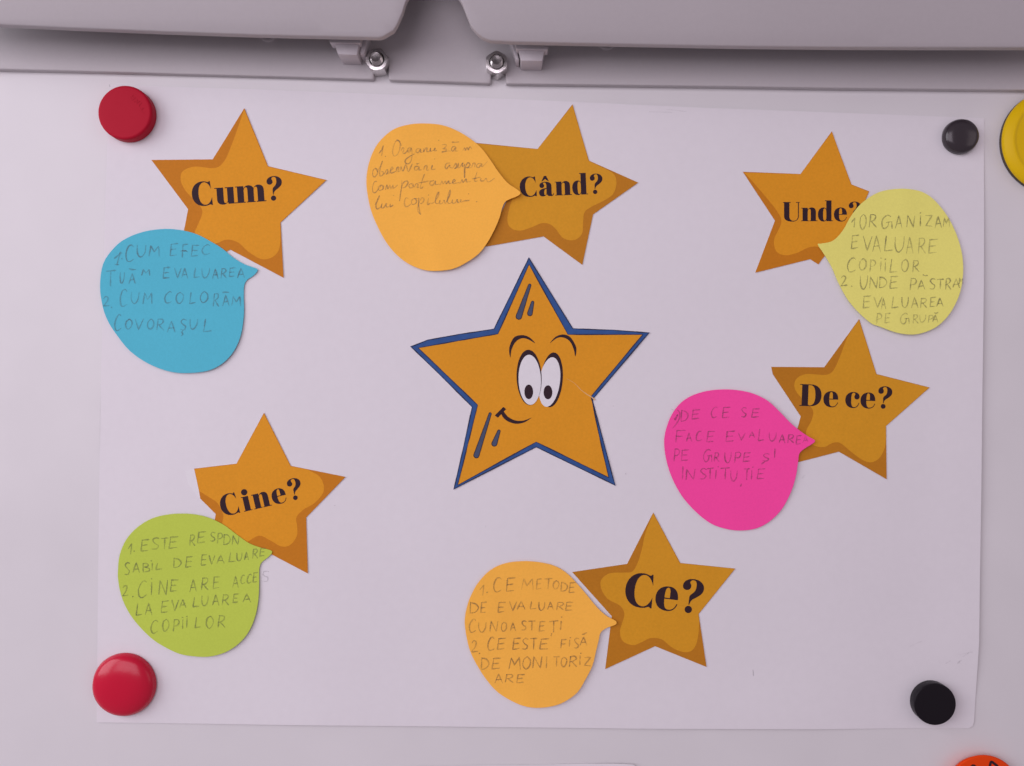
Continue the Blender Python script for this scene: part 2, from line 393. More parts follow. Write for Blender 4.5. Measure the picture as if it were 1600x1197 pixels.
def word(Z, ref, ang, sc, letters):
    groups = []; a = radians(ang)
    for ch, ox in letters:
        oy = ref[1] - math.tan(a) * (ox - ref[0])
        sets = [[lp for lp in glyph_loops('a' if ch == 'â' else ch)]]
        if ch == 'â': sets.append(glyph_loops('^'))
        if ch == 'i': sets.append([circ(21, 90, 15)])
        if ch == '?': sets.append([circ(24.5, 10.5, 11)])
        for loops in sets:
            g = []
            for lp in loops:
                q = []
                for x, y in lp:
                    X = x * sc / 100; Y = y * sc / 100
                    q.append((ox + X * cos(a) - Y * sin(a), oy - X * sin(a) - Y * cos(a)))
                g.append(Z(q))
            groups.append(g)
    return groups

# ---------------------------------------------------------------- stars with question words
def lift_star(c, amt):
    return lambda x, z: hp(x, z) + 0.00022 + amt * ((x - c[0])**2 + (z - c[1])**2)
def star(label, Z, outline, light, ZW, ref, ang, sc, letters, margin=None, amt=0.10, ink=None):
    out = Z(outline); lt = Z(light); ma, mb = ink or (m_star, m_shade)
    cx = sum(p[0] for p in out) / len(out); cy = sum(p[1] for p in out) / len(out)
    t = thing('star_cutout', (cx, cy), label, 'paper star', 'amber paper stars with a question word')
    hf = lift_star(M(cx, cy), amt)
    sheet('card', out, hf, 0.00014, [mb, m_edge], 0.004, t)
    sheet('pale_print', lt, lambda x, z: hf(x, z) + 0.00003, 0, ma, 0.004, t)
    fill('lettering', word(ZW, ref, ang, sc, letters), lambda x, z: hf(x, z) + 0.00007, m_ink, t)
    if margin: sheet('paper_margin', Z(margin), lambda x, z: hp(x, z) + 0.00013, 0.00008, [m_white, m_edge], 0.004, t)
    return t
def inset(pts, k=0.994):
    cx = sum(p[0] for p in pts) / len(pts); cy = sum(p[1] for p in pts) / len(pts)
    return [(cx + (x - cx) * k, cy + (y - cy) * k) for x, y in pts]

Zc = zoomer(130, 130, 2.5475)
star('amber paper star reading Cum?, above the blue note', Zc,
     [(645, 103), (738, 332), (970, 387), (788, 556), (800, 776), (588, 664), (370, 760), (420, 503), (275, 308), (518, 305)],
     [(645, 108), (736, 334), (966, 388), (786, 556)] + catmull([(786, 556), (786, 645), (764, 688), (715, 702), (660, 672), (620, 636), (575, 624), (530, 640), (480, 650), (448, 600), (456, 572), (476, 520), (466, 488), (412, 432), (391, 388), (400, 352), (448, 334), (522, 340), (560, 318), (592, 252), (645, 108)], n=5)[1:-1],
     zoomer(280, 260, 8.889), (810, 517), 4.05, 330, [('C', 196), ('u', 511), ('m', 801), ('?', 1239)])
Zk = zoomer(560, 150, 3.5556)
star('amber paper star reading Când?, tucked under the beak of the upper orange note', Zk,
     [(1188, 52), (1280, 362), (1553, 484), (1303, 660), (1243, 940), (1028, 782), (700, 840), (825, 585), (640, 262), (995, 297)],
     [(1188, 57), (1278, 364), (1372, 408)] + catmull([(1372, 408), (1420, 440), (1432, 490), (1415, 545), (1370, 580), (1290, 620), (1255, 650), (1248, 700), (1243, 762), (1215, 795), (1170, 803), (1130, 785), (1100, 745), (1065, 715), (1020, 708), (970, 728), (910, 748), (865, 745), (835, 720), (828, 680), (840, 620), (860, 560)], n=5)[1:] + [(660, 268), (995, 299)],
     zoomer(800, 250, 10), (680, 562), 2.2, 307, [('C', 126), ('â', 424), ('n', 673), ('d', 943), ('?', 1222)], ink=(m_ochre, m_ochre_shade))
Zu = zoomer(1140, 180, 3.326)
star('amber paper star reading Unde?, its right side hidden by the yellow note', Zu,
     [(527, 87), (630, 362), (722, 398), (690, 470), (620, 590), (560, 665), (487, 738), (458, 777), (415, 750), (130, 820), (232, 550), (65, 297), (365, 308)],
     [(527, 92), (628, 364), (718, 400), (690, 468), (620, 588), (556, 664), (520, 690)] + catmull([(480, 694), (440, 684), (400, 692), (350, 716), (290, 730), (245, 715), (228, 680), (230, 640), (250, 600), (265, 560), (258, 525), (220, 470), (170, 410), (110, 340), (72, 302)], n=5) + [(365, 310)],
     zoomer(1210, 300, 11.43), (480, 528), 0.0, 340, [('U', 140), ('n', 467), ('d', 765), ('e', 1050), ('?', 1315)])
Zd = zoomer(1020, 480, 3.3244)
star('amber paper star reading De ce?, beside the pink note', Zd,
     [(1068, 62), (1158, 347), (1432, 417), (1208, 617), (1210, 893), (963, 750), (700, 818), (765, 567), (620, 348), (612, 310), (887, 312)],
     [(1067, 68), (1156, 349), (1428, 418), (1206, 617)] + catmull([(1206, 617), (1204, 715), (1175, 780), (1130, 805), (1080, 790), (1020, 745), (970, 705), (930, 705), (890, 725), (840, 720), (800, 690), (795, 640), (820, 590), (830, 540), (800, 500), (750, 450), (732, 410), (745, 370), (790, 348), (850, 350), (905, 350), (940, 320), (975, 240), (1010, 150), (1067, 68)], n=5)[1:-1],
     zoomer(1240, 590, 10), (80, 440), -2.0, 340, [('D', 80), ('e', 451), ('c', 793), ('e', 1029), ('?', 1302)], ink=(m_ochre, m_ochre_shade))
Zi = zoomer(170, 630, 2.920)
star('amber paper star reading Cine?, above the green note', Zi,
     [(711, 43), (833, 285), (1082, 335), (903, 520), (911, 775), (748, 690), (640, 660), (470, 610), (490, 505), (420, 435), (413, 397), (392, 298), (585, 275)],
     [(711, 48), (831, 287)] + catmull([(905, 301), (960, 330), (982, 370), (978, 412), (940, 455), (890, 485), (858, 520), (862, 560), (860, 605), (830, 645), (790, 652), (740, 625), (690, 603), (645, 625), (600, 650), (540, 620), (520, 560), (525, 515), (516, 485), (495, 452), (460, 428), (415, 400)], n=5) + [(394, 300), (585, 277)],
     zoomer(330, 730, 10), (590, 678), 13.0, 330, [('C', 187), ('i', 522), ('n', 682), ('e', 981), ('?', 1252)],
     margin=[(400, 299), (350, 308), (364, 365), (412, 432), (430, 430)])
Ze = zoomer(710, 790, 3.5556)
star('amber paper star reading Ce?, lowest star on the sheet', Ze,
     [(1103, 37), (1253, 317), (1558, 348), (1355, 600), (1398, 893), (1113, 778), (836, 905), (873, 612), (653, 367), (958, 322)],
     [(1103, 42), (1251, 319), (1554, 349), (1353, 600)] + catmull([(1358, 640), (1352, 720), (1335, 780), (1300, 810), (1250, 805), (1200, 780), (1150, 740), (1090, 733), (1040, 755), (990, 772), (935, 750), (918, 700), (930, 650), (943, 600), (920, 555), (850, 515), (815, 460), (815, 410), (860, 375), (930, 370), (985, 365), (1015, 320), (1040, 240), (1060, 150), (1103, 42)], n=5)[:-1],
     zoomer(960, 880, 10.667), (440, 725), -7.0, 553, [('C', 146), ('e', 656), ('?', 1083)], ink=(m_ochre, m_ochre_shade))

# ---------------------------------------------------------------- the smiling star
Zs = zoomer(620, 390, 3.069); Zf = zoomer(790, 510, 7.038)
outer = Zs([(633, 37), (845, 378), (1040, 385), (1212, 398), (945, 712), (940, 725), (1000, 950), (1048, 1132), (668, 948), (272, 1150), (318, 950), (360, 755), (200, 595), (65, 465), (150, 432), (300, 405), (465, 380)])
inner = Zs([(634, 72), (820, 408), (1178, 408), (930, 705), (936, 728), (972, 905), (1015, 1092), (668, 922), (293, 1128), (342, 930), (388, 745), (104, 472), (300, 437), (485, 405)])
sm = thing('smiling_star', (828, 590), 'big amber paper star with a blue border and a smiling face', 'paper star')
hs = lift_star(M(828, 590), 0.06)
sheet('border', outer, hs, 0.00014, [m_blue, m_edge], 0.004, sm)
sheet('face', inner, lambda x, z: hs(x, z) + 0.00003, 0, m_star, 0.004, sm)
def outline_strokes(poly, w): return [([a, b], False, 1.0, w) for a, b in zip(poly, poly[1:] + poly[:1])]
ribbons('outline', outline_strokes(inset(outer, 0.992), 1.0) + outline_strokes(inner, 1.0), lambda x, z: hs(x, z) + 0.00006, m_navy, sm, 1.7, soft=False)
def tear(a, b, wa, wb):
    dx, dy = b[0] - a[0], b[1] - a[1]; L = math.hypot(dx, dy); nx, ny = -dy / L, dx / L; th = math.atan2(dy, dx)
    p = [(a[0] + wa * cos(th + pi / 2 + pi * k / 6), a[1] + wa * sin(th + pi / 2 + pi * k / 6)) for k in range(7)]
    return p + [(b[0] + wb * cos(th - pi / 2 + pi * k / 8), b[1] + wb * sin(th - pi / 2 + pi * k / 8)) for k in range(9)]
TE = [((637, 172), (585, 322), 6.5, 14), ((651, 254), (638, 307), 6.5, 12), ((448, 787), (382, 986), 6, 13), ((490, 870), (468, 930), 6.5, 13)]
for a, b, wa, wb in TE:
    mk = fill('shine_mark', [[Zs(tear(a, b, wa + 1.5, wb + 1.5))]], lambda x, z: hs(x, z) + 0.00006, m_ink, sm)
    fill('shine_fill', [[Zs(tear(a, b, wa - 1.5, wb - 2))]], lambda x, z: hs(x, z) + 0.00009, m_slate, mk)
def ell(cx, cy, rx, ry, tilt=0, n=48):
    a = radians(tilt); return [(cx + rx * cos(t) * cos(a) - ry * sin(t) * sin(a), cy + rx * cos(t) * sin(a) + ry * sin(t) * cos(a)) for t in [2 * pi * k / n for k in range(n)]]
def eye(o_, w_, p_, lv):
    e = fill('eye', [[Zf(o_)]], lambda x, z: hs(x, z) + lv, m_ink, sm)
    fill('eye_white', [[Zf(w_)]], lambda x, z: hs(x, z) + lv + 0.00003, m_white, e)
    fill('pupil', [[Zf(p_)]], lambda x, z: hs(x, z) + lv + 0.00006, m_ink, e)
eye(ell(506, 588, 121, 302, 5), ell(482, 612, 114, 274, 8), ell(465, 725, 48, 77), 0.00006)
eye(ell(258, 562, 137, 304, -2), ell(265, 588, 123, 275, -2), ell(254, 720, 48, 80), 0.00016)
for pts in ([(52, 345), (40, 240), (90, 125), (180, 97), (262, 122), (325, 187), (250, 145), (180, 132), (112, 170), (66, 255)],
            [(487, 185), (550, 115), (630, 90), (705, 115), (758, 190), (778, 255), (765, 332), (752, 270), (722, 192), (680, 145), (620, 122), (560, 132)]):
    fill('eyebrow', [[Zf(catmull(pts, True, 4))]], lambda x, z: hs(x, z) + 0.00006, m_ink, sm)
fill('mouth', [[Zs([(470, 795), (511, 754), (524, 765), (485, 806)])],
               [Zs(catmull([(498, 778), (508, 802), (530, 822), (570, 835), (612, 828), (648, 805)], n=4) + catmull([(648, 805), (605, 820), (565, 818), (532, 800), (512, 775)], n=4)[1:])]],
     lambda x, z: hs(x, z) + 0.00007, m_ink, sm)
ribbons('crease', [(Zs([(815, 619), (850, 640), (880, 670), (905, 690)]), True, 1.0, 0.45), (Zs([(880, 671), (908, 692), (934, 707)]), True, 1.0, 0.9), (Zs([(922, 700), (938, 711), (950, 722)]), True, 1.0, 1.6)], lambda x, z: hs(x, z) + 0.0001, m_crease, sm, 1.4, soft=False)

# ---------------------------------------------------------------- speech-bubble notes
def note(label, Z, pts, matr, adh, amt, group='speech-bubble sticky notes', base=0.0005, fold=None):
    """adh: unit direction (px) pointing from the sticky strip to the free end; amt: lift of the free end"""
    poly = Z(pts); cx = sum(p[0] for p in poly) / len(poly); cy = sum(p[1] for p in poly) / len(poly)
    t = thing('sticky_note', (cx, cy), label, 'sticky note', group)
    def hf(x, z):
        u = x / PX + 800 - cx; v = 598.5 - z / PX - cy
        s = (u * adh[0] + v * adh[1]) / 115.0
        c = (u * -adh[1] + v * adh[0]) / 115.0
        return hp(x, z) + base + amt * smooth01((s + 0.35) / 1.35) ** 1.3 + amt * 0.22 * c * c + 0.0002 * smooth01(-s) + (0.00028 * exp(-((u * fold[0] + v * fold[1] - fold[2]) / 16.0) ** 2) if fold else 0)
    sheet('note_paper', catmull(poly, True, 4), hf, 0.00012, matr, 0.0032, t)
    return t, hf
n_blue, h_blue = note('blue speech-bubble note under the Cum? star, pencilled in capitals', Zc,
    [(73, 810), (85, 720), (130, 655), (180, 618), (250, 592), (330, 582), (400, 588), (460, 605), (520, 637), (560, 662), (600, 695), (645, 722), (690, 738), (697, 748), (680, 768), (655, 785), (644, 808), (642, 850), (643, 920), (632, 1000), (605, 1065), (560, 1115), (500, 1145), (420, 1154), (350, 1148), (268, 1118), (192, 1066), (134, 994), (104, 945), (84, 890)],
    m_nblue, (-0.25, 0.97), 0.0007)
n_or1, h_or1 = note('orange speech-bubble note with cursive pencil writing, left of the Când? star', Zk,
    [(47, 500), (55, 400), (85, 310), (130, 245), (200, 190), (290, 163), (380, 158), (470, 168), (550, 198), (620, 240), (680, 290), (730, 355), (780, 430), (830, 490), (880, 525), (900, 545), (885, 562), (840, 580), (815, 595), (800, 625), (785, 680), (760, 740), (720, 815), (670, 880), (600, 930), (530, 963), (450, 975), (370, 970), (290, 940), (220, 890), (160, 820), (110, 730), (70, 630)],
    m_norange, (0.85, 0.42), 0.0016, fold=(0.95, -0.31, -46))
n_yel, h_yel = note('pale yellow speech-bubble note over the Unde? star near the sheet edge', Zu,
    [(452, 675), (470, 670), (520, 660), (555, 635), (590, 590), (620, 535), (665, 475), (720, 430), (780, 400), (850, 388), (920, 388), (990, 402), (1050, 440), (1110, 510), (1150, 580), (1180, 660), (1197, 750), (1195, 850), (1175, 940), (1130, 1030), (1070, 1095), (1000, 1130), (930, 1142), (850, 1130), (770, 1100), (727, 1084), (665, 1030), (616, 974), (584, 922), (554, 862), (524, 790), (482, 720)],
    m_nyellow, (0.3, 0.95), 0.0010, base=0.0007, fold=(1.0, 0.02, 24))
n_pink, h_pink = note('hot pink speech-bubble note left of the De ce? star', Zd,
    [(57, 710), (65, 640), (95, 560), (140, 500), (200, 460), (280, 435), (370, 427), (450, 433), (520, 450), (590, 485), (650, 540), (700, 592), (745, 632), (795, 668), (833, 690), (820, 708), (785, 730), (755, 757), (748, 800), (738, 870), (715, 950), (670, 1040), (610, 1105), (540, 1145), (460, 1158), (380, 1150), (300, 1122), (220, 1060), (150, 980), (100, 890), (70, 800)],
    m_npink, (0.75, -0.3), 0.0014)
n_grn, h_grn = note('lime green speech-bubble note under the Cine? star', Zi,
    [(47, 760), (55, 690), (85, 620), (135, 565), (200, 525), (270, 507), (340, 502), (410, 508), (470, 525), (530, 555), (590, 600), (640, 635), (690, 655), (740, 668), (748, 680), (730, 700), (700, 725), (690, 755), (690, 810), (688, 880), (675, 960), (645, 1035), (600, 1090), (540, 1130), (470, 1150), (400, 1150), (330, 1138), (268, 1110), (212, 1076), (161, 1030), (115, 977), (82, 924), (60, 868), (48, 805)],
    m_ngreen, (0.3, 0.9), 0.0007)
n_or2, h_or2 = note('orange speech-bubble note with capital letters, left of the Ce? star', Ze,
    [(58, 650), (70, 560), (100, 480), (140, 415), (200, 355), (280, 318), (370, 306), (460, 310), (550, 330), (620, 370), (680, 430), (740, 500), (790, 560), (840, 605), (890, 632), (897, 648), (880, 660), (840, 675), (810, 700), (800, 740), (785, 800), (765, 880), (725, 960), (680, 1030), (610, 1080), (540, 1105), (460, 1113), (380, 1102), (296, 1066), (229, 1020), (177, 960), (137, 900), (99, 830), (76, 762)],
    m_norange, (0.8, 0.6), 0.0010, fold=(0.94, -0.34, -62))

# ---------------------------------------------------------------- pencil writing
SF = {  # stroke font in a unit box, y down; True = smooth curve
 'A': [(False, [(0, 1), (.5, 0), (1, 1)]), (False, [(.2, .64), (.85, .60)])],
 'B': [(False, [(.05, 0), (0, 1)]), (True, [(.05, .02), (.7, .08), (.75, .35), (.1, .47)]), (True, [(.1, .47), (.9, .6), (.9, .88), (0, 1)])],
 'C': [(True, [(1, .12), (.72, 0), (.32, .15), (.03, .55), (.15, .92), (.5, 1), (1, .85)])],
 'D': [(False, [(.08, 0), (0, 1)]), (True, [(0, .04), (.65, .14), (1, .5), (.65, .88), (0, 1)])],
 'E': [(False, [(.18, .02), (.02, 1), (.85, .93)]), (False, [(.1, .04), (1, 0)]), (False, [(.1, .5), (.8, .46)])],
 'F': [(False, [(.15, .02), (0, 1)]), (False, [(.05, .04), (1, 0)]), (False, [(0, .52), (.75, .48)])],
 'G': [(True, [(.85, .1), (.55, 0), (.15, .25), (0, .65), (.22, 1), (.55, .88), (.68, .5)]), (False, [(.42, .52), (.95, .48), (.98, 1)])],
 'I': [(False, [(.6, 0), (.4, 1)])],
 'L': [(False, [(.25, 0), (0, 1), (1, .92)])],
 'M': [(False, [(0, 1), (.2, 0), (.5, .6), (.92, 0), (1, 1)])],
 'N': [(False, [(0, 1), (.12, 0), (.82, 1), (1, 0)])],
 'O': [(True, [(.55, 0), (.15, .2), (0, .6), (.2, .95), (.55, .98), (.92, .65), (.95, .25), (.6, 0), (.45, .04)])],
 'P': [(False, [(.2, 0), (0, 1)]), (True, [(.1, .04), (.75, .04), (.98, .26), (.7, .48), (.12, .56)])],
 'R': [(False, [(.2, 0), (0, 1)]), (True, [(.1, .04), (.75, .04), (.9, .24), (.6, .46), (.12, .54)]), (False, [(.3, .52), (1, 1)])],
 'S': [(True, [(.97, .08), (.5, 0), (.12, .2), (.4, .46), (.85, .68), (.6, .96), (0, .95)])],
 'T': [(False, [(.52, .03), (.45, 1)]), (False, [(0, .05), (1, 0)])],
 'U': [(True, [(0, 0), (.0, .6), (.2, .96), (.55, .98), (.88, .6), (1, 0)])],
 'V': [(False, [(0, 0), (.42, 1), (1, 0)])],
 'Z': [(False, [(0, .03), (.95, 0), (.03, .97), (1, 1)])],
 '1': [(False, [(0, .5), (.85, 0), (.6, 1)])],
 '2': [(True, [(.1, .22), (.4, 0), (.75, .15), (.55, .55), (.02, .97)]), (False, [(.02, .97), (1, .9)])],
}
def block(Z, text, dots=(), extra=(), pr=1.0):
    st = []
    for item in text.split(';'):
        q = item.split()
        if not q: continue
        ch = q[0]; x0, y0, x1, y1 = map(float, q[1:5]); p = pr * (float(q[5]) if len(q) > 5 else 1.0) * random.uniform(0.82, 1.1)
        for smth, pts in SF[ch]:
            j = 0.025
            P = [(x0 + (x1 - x0) * (x + random.uniform(-j, j)), y0 + (y1 - y0) * (y + random.uniform(-j, j))) for x, y in pts]
            st.append((Z(P), smth, p * random.uniform(.9, 1.08)))
    for x, y in dots: st.append((Z([(x - 4, y - 3), (x + 3, y + 5)]), False, pr * 1.1, 1.35))
    for e in extra: st.append((Z(e), True, pr))
    return st
def write(parent, hf, strokes, w=2.2):
    ribbons('handwriting', strokes, lambda x, z: hf(x, z) + 0.00005, m_pencil, parent, w)

write(n_blue, h_blue, block(zoomer(150, 350, 5.926),
  "C 285 200 360 350;U 392 200 472 310;M 500 205 597 303;E 692 185 770 298;F 808 190 862 312;E 890 200 965 300;C 990 195 1065 285 .8;"
  "T 105 432 195 578;U 235 450 275 550;A 315 460 375 555;M 432 425 508 480;E 628 405 700 505;V 735 410 800 500;A 800 415 860 505;L 915 405 970 500;U 990 410 1060 500;A 1085 420 1140 510;R 1165 415 1215 505;E 1240 410 1300 490;A 1315 415 1385 505;"
  "2 80 675 142 768;C 235 605 300 770;U 340 635 410 740;M 445 640 530 745;C 645 630 710 735;O 752 635 820 735;L 875 635 930 740;O 975 630 1045 730;R 1095 645 1145 765;A 1180 660 1240 760;M 1265 670 1345 760;"
  "C 190 840 250 990;O 290 885 350 975;V 375 880 455 980;O 490 885 550 975;R 575 880 640 985;A 670 900 745 1005 .7;S 790 885 850 985;U 880 880 950 975;L 1005 880 1080 1000",
  [(250, 272), (252, 325), (160, 775)],
  [[(178, 325), (205, 305), (226, 285), (238, 262)], [(238, 262), (222, 320), (205, 380)], [(185, 378), (205, 381), (226, 380)], [(315, 415), (345, 425), (380, 424)], [(1175, 637), (1205, 634), (1240, 636)], [(820, 985), (805, 1005), (815, 1020), (800, 1040)], [(790, 255), (830, 250), (858, 262)]]))
write(n_yel, h_yel, block(zoomer(1280, 300, 5.4417),
  "1 262 225 300 305;O 335 195 390 320;R 415 195 475 305;G 520 205 610 315;A 635 205 690 315;N 730 205 800 305;I 838 205 858 300;Z 890 205 950 295;A 970 215 1025 310;M 1040 225 1090 300;"
  "E 262 370 330 487;V 365 380 440 500;A 445 375 510 515;L 545 375 610 505;U 635 385 710 515;A 725 390 785 530 .75;R 830 395 890 530 .75;E 915 405 995 525 .75;"
  "C 230 565 300 685;O 330 570 390 670 .8;P 420 580 470 680 .8;I 502 590 522 680 .7;I 540 595 560 680 .6;L 590 570 650 690;O 685 580 745 680;R 780 585 835 685;"
  "2 170 715 230 805;U 340 715 400 825;N 415 725 485 820;D 500 725 560 820;E 585 720 660 825;P 755 735 810 840;A 820 755 880 835;S 920 740 970 830;T 980 745 1040 830;R 1050 740 1095 835;A 1110 745 1165 820;M 1162 738 1192 790;"
  "E 357 885 430 990;V 450 895 520 985;A 510 905 550 1000;L 600 895 655 990;U 685 895 740 985;A 765 900 820 990;R 840 905 895 990;E 920 900 970 980;A 975 905 1030 980;"
  "P 470 1035 515 1125 .75;E 540 1035 590 1115 .75;G 670 1035 745 1125 .8;R 775 1045 820 1120 .75;U 835 1045 885 1110 .75;P 905 1050 945 1115 .75;A 940 1050 985 1110 .8",
  [(848, 183), (515, 566), (552, 574), (265, 803)], [[(865, 706), (882, 716), (905, 713)], [(955, 1030), (970, 1036), (988, 1026)]]))
write(n_pink, h_pink, block(zoomer(1030, 600, 5.985),
  "D 200 240 265 350;E 300 240 380 325;C 480 215 540 315;E 585 215 660 315;S 760 220 810 310;E 855 230 935 310;"
  "F 150 430 240 545;A 250 455 300 535;C 340 440 395 530;E 440 440 515 540;E 615 440 705 535;V 735 455 800 525;A 835 445 885 500;L 920 420 970 530;U 1020 450 1085 530;A 1110 470 1165 550;R 1190 470 1245 550;E 1265 480 1320 560;A 1325 490 1380 545 .7;"
  "P 135 605 185 720;E 200 615 275 715;G 410 610 490 725;R 510 640 555 725;U 610 635 670 735;P 700 635 760 735;E 780 640 850 725;S 960 650 1025 720;I 1062 600 1080 690;"
  "I 203 765 228 890;N 245 795 330 895 1.15;S 375 790 440 890;T 440 785 505 890;I 510 800 540 890;T 570 780 660 890;U 665 810 725 905;T 785 790 845 895;I 848 800 868 890;E 910 790 985 885",
  [(548, 772), (870, 775)], [[(135, 335), (152, 310), (170, 282)], [(170, 282), (160, 310), (146, 340)], [(165, 240), (186, 270), (186, 315), (160, 365), (120, 415)], [(985, 722), (965, 735), (945, 748)], [(762, 930), (760, 945), (752, 960)]], pr=0.95))
write(n_grn, h_grn, block(zoomer(180, 800, 5.442),
  "1 120 265 155 355;E 228 230 300 330;S 320 215 385 315;T 395 215 465 315;E 465 205 545 305;R 640 190 685 285;E 705 165 780 260;S 815 170 860 245;P 875 175 920 265;D 930 185 985 275;N 1000 200 1060 275;"
  "S 90 425 135 530;A 160 425 215 515;B 245 430 300 505;I 313 430 332 490;L 355 430 405 485;D 505 385 570 470;E 605 375 670 465;E 735 360 790 450;V 805 365 855 445;A 870 365 935 435 .75;L 975 340 1030 420;U 1040 340 1085 410;A 1105 335 1140 405;R 1175 310 1220 390;E 1235 305 1285 370;"
  "2 70 620 122 712;C 205 580 275 720;I 308 590 326 700;N 380 575 455 700;E 475 570 545 670;A 640 570 700 675;R 740 555 800 660;E 840 545 900 645;A 1005 540 1055 640;C 1075 530 1110 605;C 1130 525 1165 600;E 1178 510 1222 590;"
  "L 190 770 240 870 1.15;A 265 770 325 870;E 400 750 465 850;V 490 740 550 835;A 555 740 610 810;L 670 715 725 800;U 745 705 800 790;A 835 695 890 790;R 920 695 975 785;E 1010 690 1060 765;A 1095 690 1160 760;"
  "C 315 915 375 1020;O 415 905 470 1005;P 505 905 555 1005;I 578 905 592 985;I 613 895 627 975;L 690 885 740 975;O 785 880 845 980;R 885 870 945 975",
  [(172, 328), (315, 410), (160, 712), (318, 562), (584, 888), (620, 880)]))
write(n_or2, h_or2, block(zoomer(720, 880, 5.442),
  "1 160 175 205 270;C 280 115 345 240;E 385 120 465 235;M 515 125 615 225 .8;E 640 130 690 215 .75;T 710 125 780 215 .75;O 785 145 835 215 .75;D 850 155 905 235;E 920 160 975 245;"
  "D 80 325 150 420;E 170 325 220 415;E 315 325 380 410 .9;V 415 320 475 400;A 480 315 545 390;L 590 320 640 385;U 665 325 715 395;A 735 325 785 388;R 815 325 875 395;E 890 325 955 395;"
  "C 72 470 130 580;U 155 495 215 580;N 250 485 315 575;O 345 495 390 570;A 420 500 465 570;S 515 485 560 565;T 575 485 635 565;E 665 490 720 570;T 750 485 830 580;I 838 485 862 560;"
  "2 90 650 147 748;C 230 620 285 735;E 310 630 385 725;E 440 630 510 725;S 520 635 575 725;T 590 630 650 730;E 670 635 750 725;F 850 640 900 715;I 913 640 932 700;S 960 630 1005 715;A 1010 620 1070 690;"
  "D 175 795 240 895;E 265 800 345 890;M 410 795 505 895 1.1;O 525 790 595 890;N 610 785 690 885 1.1;I 718 785 737 880 .8;T 785 785 840 870 .8;O 850 790 900 870;R 920 780 985 870;I 1003 775 1017 855;Z 1045 790 1105 860;"
  "A 290 935 355 1010;R 380 935 445 1005;E 475 935 545 1005",
  [(225, 240), (855, 450), (160, 758), (930, 625), (1018, 755)], [[(772, 588), (770, 600), (764, 612)], [(1025, 597), (1045, 594), (1070, 580)]]))
